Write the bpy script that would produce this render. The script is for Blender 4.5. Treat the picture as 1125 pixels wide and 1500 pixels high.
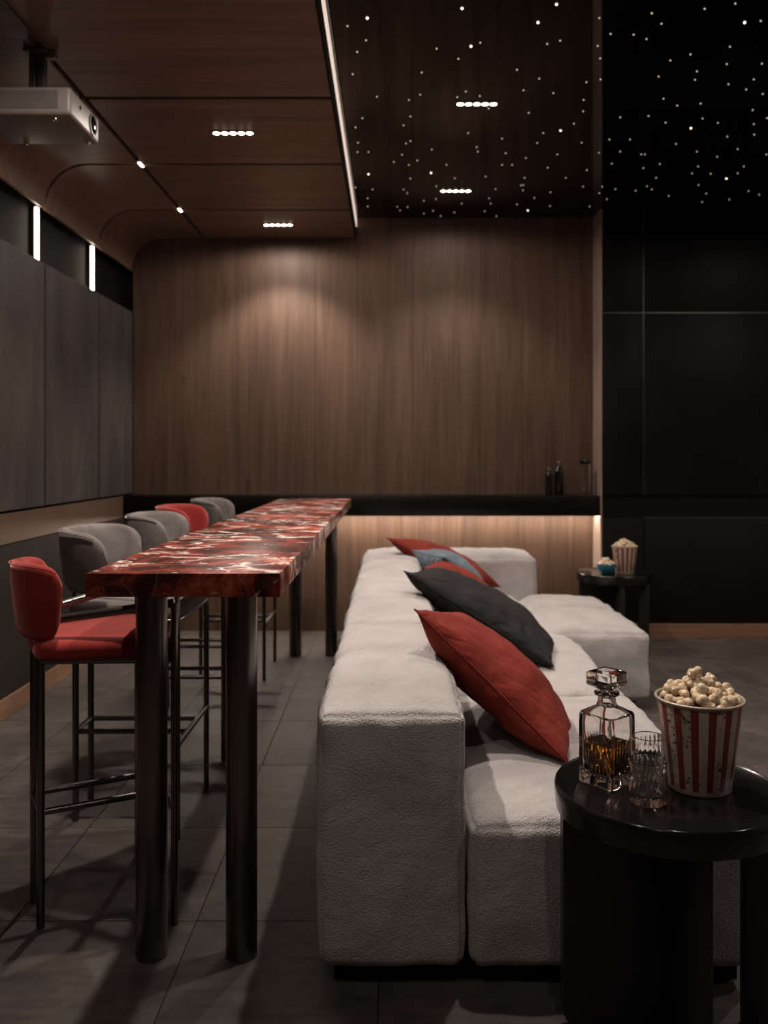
import bpy, bmesh, math, random
from mathutils import Vector, Matrix, noise
random.seed(7)
R = math.radians
for o in list(bpy.data.objects): bpy.data.objects.remove(o)
scene = bpy.context.scene
COL = scene.collection

# ------------------------------------------------------------------ camera
F = 1290.0                      # focal length in pixels of the 1125x1500 frame
CAMZ = 1.30
cam_d = bpy.data.cameras.new('camera')
cam_d.sensor_fit = 'VERTICAL'; cam_d.sensor_height = 36.0; cam_d.sensor_width = 27.0
cam_d.lens = F * 36.0 / 1500.0
cam_d.shift_x = -10.5 / 1500.0
cam_d.shift_y = -82.0 / 1500.0
cam_d.clip_start = 0.05
cam_d.dof.use_dof = True; cam_d.dof.focus_distance = 2.12; cam_d.dof.aperture_fstop = 3.6
cam = bpy.data.objects.new('camera', cam_d); COL.objects.link(cam)
cam.location = (0, 0, CAMZ); cam.rotation_euler = (R(90), 0, 0)
scene.camera = cam

# ------------------------------------------------------------------ world, exposure
w = bpy.data.worlds.new('world'); scene.world = w; w.use_nodes = True
w.node_tree.nodes['Background'].inputs[0].default_value = (0.02, 0.018, 0.017, 1)
w.node_tree.nodes['Background'].inputs[1].default_value = 1.0
vs = scene.view_settings
vs.view_transform = 'Standard'; vs.look = 'None'; vs.gamma = 1.0; vs.use_curve_mapping = False
vs.exposure = 0.0
WARM = (1.0, 0.86, 0.76)
SPOT_POWER = 82.0
LED_STRENGTH = 95.0             # strip under the ledge
EDGE_STRENGTH = 0.82            # strip along the ceiling step
BAR_STRENGTH = 9.0              # vertical bars above the left panels

# room dimensions
YB = 6.56; YD = 6.31; XL = -1.92; XD = 1.50; XR = 4.2; YF = -2.6
ZC = 3.07; ZW = 2.917; XE = -0.265

# ------------------------------------------------------------------ helpers
def obj(name, bm, m, parent=None, smooth=True, angle=40, loc=None):
    me = bpy.data.meshes.new(name)
    bmesh.ops.recalc_face_normals(bm, faces=bm.faces[:])
    bm.to_mesh(me); bm.free()
    if m: me.materials.append(m)
    if smooth:
        for p in me.polygons: p.use_smooth = True
        try: me.set_sharp_from_angle(angle=R(angle))
        except Exception: pass
    o = bpy.data.objects.new(name, me); COL.objects.link(o)
    if parent: o.parent = parent
    if loc: o.location = loc
    return o
def tag(o, label, cat, group=None):
    o['label'] = label; o['category'] = cat
    if group: o['group'] = group
    return o
def thing(name, label, cat, loc=(0, 0, 0), rz=0, group=None):
    o = bpy.data.objects.new(name, None); COL.objects.link(o)
    o.empty_display_size = 0.05
    o.location = loc; o.rotation_euler = (0, 0, rz)
    return tag(o, label, cat, group)
def struct(o):
    o['kind'] = 'structure'; return o
def inst(o, parent, loc, name=None, rz=None):
    c = bpy.data.objects.new(name or o.name.split('.')[0], o.data); COL.objects.link(c)
    c.parent = parent; c.location = loc
    if rz is not None: c.rotation_euler = (0, 0, rz)
    return c
def box(bm, x0, x1, y0, y1, z0, z1, bev=0, seg=2):
    g = bmesh.ops.create_cube(bm, size=1.0)
    vsx = g['verts']
    for v in vsx:
        v.co = Vector(((x0 + x1) / 2 + v.co.x * (x1 - x0), (y0 + y1) / 2 + v.co.y * (y1 - y0), (z0 + z1) / 2 + v.co.z * (z1 - z0)))
    if bev:
        es = set()
        for v in vsx: es.update(v.link_edges)
        bmesh.ops.bevel(bm, geom=list(es), offset=bev, segments=seg, affect='EDGES', profile=0.5)
    return bm
def B(*a, **k): return box(bmesh.new(), *a, **k)
def sweep(bm, pts, r, seg=14, caps=True, closed=False):
    pts = [Vector(p) for p in pts]; n = len(pts); rings = []
    up = None
    for i, p in enumerate(pts):
        if closed: t = (pts[(i + 1) % n] - pts[i - 1]).normalized()
        elif i == 0: t = (pts[1] - p).normalized()
        elif i == n - 1: t = (p - pts[i - 1]).normalized()
        else: t = ((pts[i + 1] - p).normalized() + (p - pts[i - 1]).normalized()).normalized()
        if up is None:
            up = Vector((0, 0, 1)) if abs(t.z) < 0.9 else Vector((1, 0, 0))
        a = t.cross(up).normalized(); b = a.cross(t).normalized(); up = b
        rr = r[i] if isinstance(r, (list, tuple)) else r
        rings.append([bm.verts.new(p + a * rr * math.cos(2 * math.pi * k / seg) + b * rr * math.sin(2 * math.pi * k / seg)) for k in range(seg)])
    m = n if closed else n - 1
    for i in range(m):
        A, C = rings[i], rings[(i + 1) % n]
        for k in range(seg):
            bm.faces.new((A[k], A[(k + 1) % seg], C[(k + 1) % seg], C[k]))
    if caps and not closed:
        bm.faces.new(rings[0][::-1]); bm.faces.new(rings[-1])
    return bm
def lathe(bm, prof, seg=48, rad=None, cap0=True, cap1=True):
    """prof: list of (r, z); rad(k, i) optional multiplier"""
    rings = []
    for i, (r, z) in enumerate(prof):
        ring = []
        for k in range(seg):
            a = 2 * math.pi * k / seg
            q = r * (rad(a, i, z) if rad else 1)
            ring.append(bm.verts.new((q * math.cos(a), q * math.sin(a), z)))
        rings.append(ring)
    for i in range(len(rings) - 1):
        for k in range(seg):
            bm.faces.new((rings[i][k], rings[i][(k + 1) % seg], rings[i + 1][(k + 1) % seg], rings[i + 1][k]))
    if cap0: bm.faces.new(rings[0][::-1])
    if cap1: bm.faces.new(rings[-1])
    return bm

# ------------------------------------------------------------------ materials
def newmat(name):
    m = bpy.data.materials.new(name); m.use_nodes = True
    nt = m.node_tree; return m, nt, nt.nodes['Principled BSDF']
def N(nt, typ, **k):
    n = nt.nodes.new(typ)
    for a, v in k.items(): setattr(n, a, v)
    return n
def ramp(nt, stops, interp='LINEAR'):
    n = nt.nodes.new('ShaderNodeValToRGB'); cr = n.color_ramp; cr.interpolation = interp
    while len(cr.elements) < len(stops): cr.elements.new(0.5)
    for e, (p, c) in zip(cr.elements, stops):
        e.position = p; e.color = (*c, 1) if len(c) == 3 else c
    return n
def coords(nt, scale=(1, 1, 1), rot=(0, 0, 0), rand=False, kind='Object'):
    tc = N(nt, 'ShaderNodeTexCoord'); mp = N(nt, 'ShaderNodeMapping')
    mp.inputs['Scale'].default_value = scale; mp.inputs['Rotation'].default_value = rot
    src = tc.outputs[kind]
    if rand:
        oi = N(nt, 'ShaderNodeObjectInfo'); ad = N(nt, 'ShaderNodeVectorMath', operation='MULTIPLY_ADD')
        ad.inputs[0].default_value = (1, 1, 1)
        cm = N(nt, 'ShaderNodeVectorMath', operation='SCALE'); cm.inputs[0].default_value = (13.7, 7.3, 9.1)
        nt.links.new(oi.outputs['Random'], cm.inputs['Scale'])
        ad2 = N(nt, 'ShaderNodeVectorMath', operation='ADD')
        nt.links.new(src, ad2.inputs[0]); nt.links.new(cm.outputs[0], ad2.inputs[1]); src = ad2.outputs[0]
        nt.nodes.remove(ad)
    nt.links.new(src, mp.inputs['Vector']); return mp.outputs['Vector']
def noise_tex(nt, vec, scale, detail=5, rough=0.55, dist=0.0):
    n = N(nt, 'ShaderNodeTexNoise'); n.inputs['Scale'].default_value = scale; n.inputs['Detail'].default_value = detail
    n.inputs['Roughness'].default_value = rough; n.inputs['Distortion'].default_value = dist
    nt.links.new(vec, n.inputs['Vector']); return n.outputs['Fac']
def bump(nt, bs, h, strength, dist=0.01, prev=None):
    b = N(nt, 'ShaderNodeBump'); b.inputs['Strength'].default_value = strength; b.inputs['Distance'].default_value = dist
    nt.links.new(h, b.inputs['Height'])
    if prev: nt.links.new(prev, b.inputs['Normal'])
    nt.links.new(b.outputs[0], bs.inputs['Normal']); return b.outputs[0]
def mixc(nt, fac, a, b, mode='MIX'):
    n = N(nt, 'ShaderNodeMix', data_type='RGBA', blend_type=mode)
    for i, v in ((0, fac), (6, a), (7, b)):
        if isinstance(v, (int, float)): n.inputs[i].default_value = v
        elif isinstance(v, tuple): n.inputs[i].default_value = (*v, 1)
        else: nt.links.new(v, n.inputs[i])
    return n.outputs[2]
def mth(nt, op, a, b=None, c=None):
    n = N(nt, 'ShaderNodeMath', operation=op)
    for i, v in enumerate((a, b, c)):
        if v is None: continue
        if isinstance(v, (int, float)): n.inputs[i].default_value = v
        else: nt.links.new(v, n.inputs[i])
    return n.outputs[0]
def plain(name, col, rough=0.5, metal=0.0, var=0.15, scale=6, spec=0.5, bmp=0.0):
    m, nt, bs = newmat(name)
    v = coords(nt); f = noise_tex(nt, v, scale, 4)
    r = ramp(nt, [(0.25, tuple(c * (1 - var) for c in col)), (0.75, tuple(min(1, c * (1 + var)) for c in col))])
    nt.links.new(f, r.inputs[0]); nt.links.new(r.outputs[0], bs.inputs['Base Color'])
    bs.inputs['Roughness'].default_value = rough; bs.inputs['Metallic'].default_value = metal
    bs.inputs['Specular IOR Level'].default_value = spec
    if bmp: bump(nt, bs, noise_tex(nt, v, scale * 20, 3), bmp, 0.002)
    return m
def wood(name, axis, dark, light, rough=0.5):
    m, nt, bs = newmat(name)
    s = [9, 9, 9]; s['xyz'.index(axis)] = 0.55
    v = coords(nt, tuple(s), rand=True)
    f = noise_tex(nt, v, 1.6, 8, 0.62, 0.6)
    s2 = [60, 60, 60]; s2['xyz'.index(axis)] = 1.5
    f2 = noise_tex(nt, coords(nt, tuple(s2), rand=True), 1.0, 4, 0.6)
    r = ramp(nt, [(0.28, dark), (0.5, tuple((a + b) / 2 for a, b in zip(dark, light))), (0.72, light)])
    nt.links.new(f, r.inputs[0])
    r2 = ramp(nt, [(0.3, (0.78, 0.76, 0.74)), (0.65, (1.06, 1.06, 1.06))]); nt.links.new(f2, r2.inputs[0])
    c = mixc(nt, 1.0, r.outputs[0], r2.outputs[0], 'MULTIPLY')
    # knots
    s3 = [3.2, 3.2, 3.2]; s3['xyz'.index(axis)] = 1.3
    vo = N(nt, 'ShaderNodeTexVoronoi'); vo.inputs['Scale'].default_value = 1.0
    nt.links.new(coords(nt, tuple(s3), rand=True), vo.inputs['Vector'])
    kr = ramp(nt, [(0.03, (0.45, 0.4, 0.38)), (0.09, (1, 1, 1))]); nt.links.new(vo.outputs['Distance'], kr.inputs[0])
    c = mixc(nt, 0.8, c, kr.outputs[0], 'MULTIPLY')
    oi = N(nt, 'ShaderNodeObjectInfo')
    tr = ramp(nt, [(0, (0.88, 0.88, 0.88)), (1, (1.08, 1.08, 1.08))]); nt.links.new(oi.outputs['Random'], tr.inputs[0])
    c = mixc(nt, 1.0, c, tr.outputs[0], 'MULTIPLY')
    nt.links.new(c, bs.inputs['Base Color']); bs.inputs['Roughness'].default_value = rough
    bs.inputs['Specular IOR Level'].default_value = 0.35
    bump(nt, bs, f2, 0.12, 0.002)
    return m
def emit(name, col, strength):
    m, nt, bs = newmat(name)
    bs.inputs['Base Color'].default_value = (0.8, 0.8, 0.8, 1)
    bs.inputs['Emission Color'].default_value = (*col, 1); bs.inputs['Emission Strength'].default_value = strength
    return m
def velvet(name, col, fine=0.5, sheen=0.4, mottled=0.18, crease=0.0, tint=None):
    m, nt, bs = newmat(name)
    v = coords(nt, rand=True); f = noise_tex(nt, v, 9, 5, 0.6, 0.8)
    r = ramp(nt, [(0.3, tuple(c * (1 - mottled) for c in col)), (0.7, tuple(c * (1 + mottled) for c in col))])
    nt.links.new(f, r.inputs[0]); nt.links.new(r.outputs[0], bs.inputs['Base Color'])
    bs.inputs['Roughness'].default_value = 0.85; bs.inputs['Specular IOR Level'].default_value = 0.15
    bs.inputs['Sheen Weight'].default_value = sheen; bs.inputs['Sheen Roughness'].default_value = 0.4
    bs.inputs['Sheen Tint'].default_value = (*(tint or [min(1, c * 1.6 + 0.05) for c in col]), 1)
    b1 = bump(nt, bs, f, 0.25, 0.01)
    if crease:
        b1 = bump(nt, bs, noise_tex(nt, coords(nt, (1.0, 2.2, 1.0), (0, 0, 0.5), rand=True), 5.0, 4, 0.5, 1.6), crease, 0.04, b1)
    bump(nt, bs, noise_tex(nt, v, 350, 2), fine, 0.001, b1)
    return m
def fleece(name, col):
    m, nt, bs = newmat(name)
    v = coords(nt, rand=True)
    f = noise_tex(nt, v, 5, 5, 0.6, 0.5)
    r = ramp(nt, [(0.3, tuple(c * 0.84 for c in col)), (0.7, tuple(c * 1.1 for c in col))])
    nt.links.new(f, r.inputs[0]); nt.links.new(r.outputs[0], bs.inputs['Base Color'])
    bs.inputs['Roughness'].default_value = 0.9; bs.inputs['Specular IOR Level'].default_value = 0.1
    bs.inputs['Sheen Weight'].default_value = 0.25; bs.inputs['Sheen Roughness'].default_value = 0.5
    b1 = bump(nt, bs, noise_tex(nt, v, 4.5, 4, 0.55, 0.8), 0.55, 0.035)
    b2 = bump(nt, bs, noise_tex(nt, v, 210, 2, 0.6, 0.0), 1.0, 0.005, b1)
    return m

M = {}
M['wall_wood'] = wood('wall_oak', 'z', (0.064, 0.037, 0.024), (0.130, 0.077, 0.050), 0.55)
M['ceil_wood'] = wood('ceiling_oak', 'x', (0.130, 0.080, 0.058), (0.245, 0.158, 0.116), 0.42)
M['base_wood'] = wood('baseboard_oak', 'x', (0.20, 0.105, 0.060), (0.30, 0.165, 0.10), 0.5)
M['base_wood_y'] = wood('baseboard_oak_y', 'y', (0.20, 0.105, 0.060), (0.30, 0.165, 0.10), 0.5)
M['cream'] = plain('pale_oak_edge', (0.32, 0.24, 0.19), 0.5, var=0.08)
M['black'] = plain('black_matte', (0.004, 0.0036, 0.0033), 0.6, var=0.2, spec=0.15)
M['groove'] = plain('groove_black', (0.004, 0.0035, 0.003), 0.7)
M['ledge'] = plain('black_ledge', (0.004, 0.0035, 0.0033), 0.3, var=0.2, spec=0.25)
M['dark_panel'] = plain('charcoal_wall_panel', (0.0075, 0.0070, 0.0066), 0.5, var=0.25, scale=3, spec=0.12, bmp=0.15)
M['metal_trim'] = plain('dark_metal_trim', (0.12, 0.11, 0.10), 0.35, 0.8, var=0.1)
M['gloss'] = plain('gloss_black_ceiling', (0.003, 0.0028, 0.0027), 0.015, var=0.1)
M['rear'] = plain('rear_wall_paint', (0.34, 0.28, 0.24), 0.8)
M['bronze'] = plain('bronze_panel', (0.15, 0.105, 0.072), 0.5, 0.45, var=0.12, scale=2)
M['lower'] = plain('lower_wall_panel', (0.020, 0.016, 0.014), 0.55, var=0.2, scale=2, spec=0.12)
M['steel'] = plain('gunmetal_tube', (0.16, 0.15, 0.145), 0.26, 1.0, var=0.15, scale=8)
M['leg_steel'] = plain('brushed_dark_steel', (0.15, 0.135, 0.125), 0.30, 1.0, var=0.2, scale=5)
M['lacquer'] = plain('black_lacquer', (0.006, 0.0055, 0.0055), 0.16, var=0.15)
M['lacquer_base'] = plain('black_satin_base', (0.008, 0.0075, 0.007), 0.4, var=0.15)
M['proj'] = plain('projector_plastic', (0.19, 0.165, 0.148), 0.45, var=0.06, scale=20)
M['mount'] = plain('mount_metal', (0.10, 0.09, 0.085), 0.45, 0.3)
M['lens'] = plain('lens_glass', (0.004, 0.004, 0.005), 0.05)
M['screw'] = plain('screw_metal', (0.5, 0.47, 0.43), 0.25, 1.0)
M['fleece'] = fleece('sofa_fleece', (0.425, 0.400, 0.395))
M['red'] = velvet('red_velvet', (0.24, 0.024, 0.022), 0.5, 1.0, tint=(1.0, 0.42, 0.36))
M['pillow_red'] = velvet('rust_red_velvet', (0.180, 0.025, 0.017), 0.3, 0.10, 0.18, 0.45)
M['pillow_dark'] = velvet('charcoal_velvet', (0.017, 0.0165, 0.017), 0.3, 0.08, 0.18, 0.8)
M['pillow_blue'] = velvet('blue_grey_velvet', (0.125, 0.160, 0.185), 0.3, 0.2, 0.18, 0.4)
M['grey'] = velvet('grey_suede', (0.145, 0.130, 0.124), 0.4, 0.3, 0.25)
def m_pop():
    m, nt, bs = newmat('popcorn_caramel')
    f = noise_tex(nt, coords(nt, rand=True), 95, 4, 0.6, 0.8)
    r = ramp(nt, [(0.30, (0.26, 0.13, 0.055)), (0.44, (0.52, 0.36, 0.20)), (0.56, (0.70, 0.58, 0.42)), (0.75, (0.80, 0.71, 0.57))])
    nt.links.new(f, r.inputs[0]); nt.links.new(r.outputs[0], bs.inputs['Base Color']); bs.inputs['Roughness'].default_value = 0.38
    bump(nt, bs, f, 0.5, 0.004)
    return m
M['pop'] = m_pop()
M['teal'] = plain('teal_ceramic', (0.012, 0.13, 0.20), 0.3)
M['bottle'] = plain('dark_bottle_glass', (0.004, 0.006, 0.004), 0.12)
M['cork'] = plain('cork', (0.30, 0.17, 0.08), 0.8)
M['lamp'] = emit('lamp_lens', (1.0, 0.86, 0.70), 9.0)
M['star'] = emit('fibre_star', (1.0, 0.82, 0.66), 0.5)
M['star_bright'] = emit('fibre_star_bright', (1.0, 0.86, 0.70), 2.5)
M['led'] = emit('led_strip', (1.0, 0.84, 0.71), LED_STRENGTH)
M['edge_led'] = emit('edge_strip', (1.0, 0.78, 0.66), EDGE_STRENGTH)
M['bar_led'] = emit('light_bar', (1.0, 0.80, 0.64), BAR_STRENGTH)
M['button'] = emit('button_glow', (1.0, 0.8, 0.62), 2.0)
M['housing'] = plain('lamp_housing', (0.02, 0.018, 0.016), 0.5)

def m_concrete():      # brushed concrete-look wall panels
    m, nt, bs = newmat('brushed_concrete_panel')
    f = noise_tex(nt, coords(nt, (3, 3, 0.8), rand=True), 2.2, 8, 0.65, 0.4)
    f2 = noise_tex(nt, coords(nt, (40, 40, 6), rand=True), 2, 5, 0.6)
    r = ramp(nt, [(0.25, (0.040, 0.035, 0.032)), (0.55, (0.064, 0.056, 0.052)), (0.8, (0.098, 0.086, 0.080))])
    nt.links.new(f, r.inputs[0])
    r2 = ramp(nt, [(0.3, (0.85, 0.85, 0.85)), (0.7, (1.1, 1.1, 1.1))]); nt.links.new(f2, r2.inputs[0])
    nt.links.new(mixc(nt, 1, r.outputs[0], r2.outputs[0], 'MULTIPLY'), bs.inputs['Base Color'])
    bs.inputs['Roughness'].default_value = 0.55; bs.inputs['Specular IOR Level'].default_value = 0.2; bump(nt, bs, f2, 0.1, 0.002)
    return m
M['panel'] = m_concrete()
def m_tile():
    m, nt, bs = newmat('grey_stone_tile')
    v = coords(nt, (1, 1, 1), rand=True)
    f = noise_tex(nt, v, 3.0, 8, 0.68, 0.8)
    f2 = noise_tex(nt, coords(nt, (3, 14, 1), rand=True), 2.5, 6, 0.6, 0.6)
    r = ramp(nt, [(0.30, (0.026, 0.021, 0.018)), (0.5, (0.064, 0.054, 0.048)), (0.72, (0.122, 0.105, 0.094))])
    nt.links.new(mth(nt, 'ADD', mth(nt, 'MULTIPLY', f, 0.6), mth(nt, 'MULTIPLY', f2, 0.4)), r.inputs[0])
    nt.links.new(r.outputs[0], bs.inputs['Base Color'])
    bs.inputs['Roughness'].default_value = 0.5; bs.inputs['Specular IOR Level'].default_value = 0.4
    bump(nt, bs, f, 0.12, 0.004)
    return m
M['tile'] = m_tile()
def m_marble():
    m, nt, bs = newmat('red_marble')
    v0 = coords(nt, (1, 1, 1))
    wob = N(nt, 'ShaderNodeTexNoise'); wob.inputs['Scale'].default_value = 3.2; wob.inputs['Detail'].default_value = 6
    nt.links.new(v0, wob.inputs['Vector'])
    off = N(nt, 'ShaderNodeVectorMath', operation='MULTIPLY_ADD')
    nt.links.new(wob.outputs['Color'], off.inputs[0]); off.inputs[1].default_value = (0.34, 0.34, 0.34)
    nt.links.new(v0, off.inputs[2]); v = off.outputs[0]
    f = noise_tex(nt, v, 4.2, 9, 0.68, 0.6)
    base = ramp(nt, [(0.34, (0.018, 0.008, 0.006)), (0.47, (0.050, 0.013, 0.010)), (0.54, (0.19, 0.031, 0.018)), (0.66, (0.42, 0.12, 0.07)), (0.78, (0.07, 0.022, 0.016))])
    nt.links.new(f, base.inputs[0])
    # veins: thin lines of a distorted voronoi
    def vein(scale, w0, w1):
        vo = N(nt, 'ShaderNodeTexVoronoi', feature='DISTANCE_TO_EDGE'); vo.inputs['Scale'].default_value = scale
        nt.links.new(v, vo.inputs['Vector'])
        r = ramp(nt, [(w0, (1, 1, 1)), (w1, (0, 0, 0))]); nt.links.new(vo.outputs['Distance'], r.inputs[0]); return r.outputs[0]
    mask = ramp(nt, [(0.50, (0, 0, 0)), (0.60, (1, 1, 1))]); nt.links.new(noise_tex(nt, v0, 5.5, 4), mask.inputs[0])
    v1 = mixc(nt, 1, vein(3.2, 0.004, 0.030), mask.outputs[0], 'MULTIPLY')
    blot = ramp(nt, [(0.555, (0, 0, 0)), (0.59, (1, 1, 1))]); nt.links.new(noise_tex(nt, coords(nt, (1.0, 1.6, 1.2), (0, 0, 0.35)), 6.2, 10, 0.70, 1.2), blot.inputs[0])
    wf = mixc(nt, 1, v1, blot.outputs[0], 'LIGHTEN')
    v2 = mixc(nt, 0.12, (0, 0, 0), vein(8, 0.0, 0.014), 'ADD')
    wf = mixc(nt, 1, wf, v2, 'LIGHTEN')
    c = mixc(nt, wf, base.outputs[0], (0.62, 0.52, 0.47))
    nt.links.new(c, bs.inputs['Base Color']); bs.inputs['Roughness'].default_value = 0.34; bs.inputs['Specular IOR Level'].default_value = 0.10
    return m
M['marble'] = m_marble()
def m_bucket():
    m, nt, bs = newmat('striped_bucket_print')
    tc = N(nt, 'ShaderNodeTexCoord'); sp = N(nt, 'ShaderNodeSeparateXYZ'); nt.links.new(tc.outputs['Object'], sp.inputs[0])
    a = mth(nt, 'ARCTAN2', sp.outputs[1], sp.outputs[0])
    fr = mth(nt, 'FRACT', mth(nt, 'ADD', mth(nt, 'MULTIPLY', a, 15 / (2 * math.pi)), 0.5))
    st = mth(nt, 'LESS_THAN', fr, 0.46)
    zz = mth(nt, 'MULTIPLY', mth(nt, 'GREATER_THAN', sp.outputs[2], 0.012), mth(nt, 'LESS_THAN', sp.outputs[2], 0.1975))
    c = mixc(nt, mth(nt, 'MULTIPLY', st, zz), (0.46, 0.385, 0.30), (0.20, 0.022, 0.020))
    sp_n = noise_tex(nt, tc.outputs['Object'], 170, 4, 0.7); big = noise_tex(nt, tc.outputs['Object'], 22, 3, 0.6)
    wear = ramp(nt, [(0.615, (0, 0, 0)), (0.64, (1, 1, 1))]); nt.links.new(mth(nt, 'ADD', mth(nt, 'MULTIPLY', sp_n, 0.55), mth(nt, 'MULTIPLY', big, 0.55)), wear.inputs[0])
    wc = mixc(nt, st, (0.035, 0.022, 0.014), (0.16, 0.07, 0.055))
    c = mixc(nt, wear.outputs[0], c, wc)
    nt.links.new(c, bs.inputs['Base Color']); bs.inputs['Roughness'].default_value = 0.42
    return m
M['bucket'] = m_bucket()
M['bucket_rim'] = plain('bucket_rim_tin', (0.42, 0.35, 0.29), 0.35, 0.3)
def m_glass(name, col=(1, 1, 1), ior=1.5):
    m, nt, bs = newmat(name)
    bs.inputs['Base Color'].default_value = (*col, 1); bs.inputs['Roughness'].default_value = 0.0
    bs.inputs['IOR'].default_value = ior; bs.inputs['Transmission Weight'].default_value = 1.0
    return m
M['glass'] = m_glass('crystal_glass', (0.98, 0.97, 0.96))
M['whisky'] = m_glass('amber_whisky', (0.90, 0.40, 0.07), 1.36)
def m_grille():
    m, nt, bs = newmat('perforated_grille')
    tc = N(nt, 'ShaderNodeTexCoord'); sp = N(nt, 'ShaderNodeSeparateXYZ'); nt.links.new(tc.outputs['Object'], sp.inputs[0])
    s = 0.0052
    u = mth(nt, 'DIVIDE', mth(nt, 'ADD', sp.outputs[0], sp.outputs[2]), s); v = mth(nt, 'DIVIDE', mth(nt, 'SUBTRACT', sp.outputs[0], sp.outputs[2]), s)
    du = mth(nt, 'SUBTRACT', mth(nt, 'FRACT', u), 0.5); dv = mth(nt, 'SUBTRACT', mth(nt, 'FRACT', v), 0.5)
    d = mth(nt, 'ADD', mth(nt, 'MULTIPLY', du, du), mth(nt, 'MULTIPLY', dv, dv))
    hole = mth(nt, 'LESS_THAN', d, 0.11)
    nt.links.new(mixc(nt, hole, (0.17, 0.148, 0.132), (0.01, 0.009, 0.008)), bs.inputs['Base Color'])
    bs.inputs['Roughness'].default_value = 0.5
    return m
M['grille'] = m_grille()

# ================================================================== ROOM SHELL
floor = struct(obj('floor', B(XL - 0.2, XR, YF, YB + 0.2, -0.10, -0.004), M['groove'], smooth=False))
TX, TY = 0.513, 0.62
tile_src = None
jx = [-0.031 + TX * i for i in range(-4, 9)]; jy = [2.4625 + TY * i for i in range(-4, 7)]
for ix in range(len(jx)):
    for iy in range(len(jy)):
        x0, y0 = jx[ix], jy[iy]
        if x0 > XR - TX or y0 > YB: continue
        wy = min(TY, YB - y0) if y0 + TY > YB else TY
        wx = TX
        xx0 = max(x0, XL)
        full = (wy == TY and xx0 == x0)
        g = 0.0016
        if full and tile_src:
            inst(tile_src, floor, (x0 + TX / 2, y0 + TY / 2, 0), 'floor_tile')
        else:
            cx, cy = (xx0 + x0 + TX) / 2, y0 + wy / 2; hx, hy = (x0 + TX - xx0) / 2 - g, wy / 2 - g
            t = obj('floor_tile', B(-hx, hx, -hy, hy, -0.004, 0.0, 0.001, 1), M['tile'], floor, loc=(cx, cy, 0))
            if full: tile_src = t
t = obj('floor_tile', B(XL, XR, YF, jy[0] - 0.0016, -0.004, 0), M['tile'], floor)

# back wall of vertical oak boards
wall_back = struct(obj('wall_back', B(XL - 0.2, XR, YB, YB + 0.15, 0, ZC + 0.1), M['black'], smooth=False))
bx_edges = [XL, -1.68, -1.06, -0.56, -0.25, 0.17, 0.66, 0.98, 1.30, XD]
for a, b in zip(bx_edges[:-1], bx_edges[1:]):
    obj('oak_board', B(a + 0.0006, b - 0.0006, YB - 0.012, YB, 0, ZC, 0.0008, 1), M['wall_wood'], wall_back)
# charcoal wall on the right, standing 25 cm in front of the oak wall
wall_right_back = struct(obj('wall_screen_side', B(XD + 0.012, XR, YD + 0.02, YB, 0, ZC), M['black'], smooth=False))
obj('return_board', B(XD, XD + 0.012, YD + 0.0, YB - 0.012, 0, ZC, 0.001, 1), M['cream'], wall_right_back)
cols = [XD + 0.014, 1.81, 3.05, XR]; rows = [(0.10, 0.857), (1.018, 2.327), (2.327, ZC)]
for a, b in zip(cols[:-1], cols[1:]):
    for z0, z1 in rows:
        obj('charcoal_panel', B(a + 0.003, b - 0.003, YD, YD + 0.02, z0 + 0.003, z1 - 0.003, 0.002, 2), M['dark_panel'], wall_right_back)
obj('panel_line', B(XD + 0.014, XR, YD + 0.004, YD + 0.02, 2.3245, 2.3295), M['metal_trim'], wall_right_back, smooth=False)
obj('panel_line', B(1.8075, 1.8125, YD + 0.004, YD + 0.02, 1.02, ZC), M['metal_trim'], wall_right_back, smooth=False)
obj('panel_line', B(1.81, XR, YD + 0.001, YD + 0.02, 0.855, 0.861), M['metal_trim'], wall_right_back, smooth=False)  # pale strip stands in for a highlight along the panel's top edge
struct(obj('baseboard_screen_side', B(XD + 0.014, XR, YD - 0.012, YD, 0, 0.10, 0.002, 1), M['base_wood']))

# left wall: panels
wall_left = struct(obj('wall_left', B(XL - 0.2, XL - 0.075, YF, YB, 0, ZC + 0.1), M['black'], smooth=False))
PJ = [0.36, 1.265, 2.17, 3.075, 3.98, 4.885, 5.79, YB - 0.013]
for a, b in zip(PJ[:-1], PJ[1:]):
    obj('upper_panel', B(XL - 0.05, XL, a + 0.011, b - 0.011, 1.025, 2.369, 0.002, 1), M['panel'], wall_left)
    obj('lower_panel', B(XL - 0.05, XL, a + 0.001, b - 0.001, 0.10, 0.854, 0.001, 1), M['lower'], wall_left)
    obj('bronze_panel', B(XL - 0.05, XL - 0.004, a + 0.0004, b - 0.0004, 0.860, 1.012), M['bronze'], wall_left, smooth=False)
struct(obj('baseboard_left', B(XL, XL + 0.012, YF, YB - 0.013, 0, 0.10, 0.002, 1), M['base_wood_y']))
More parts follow.
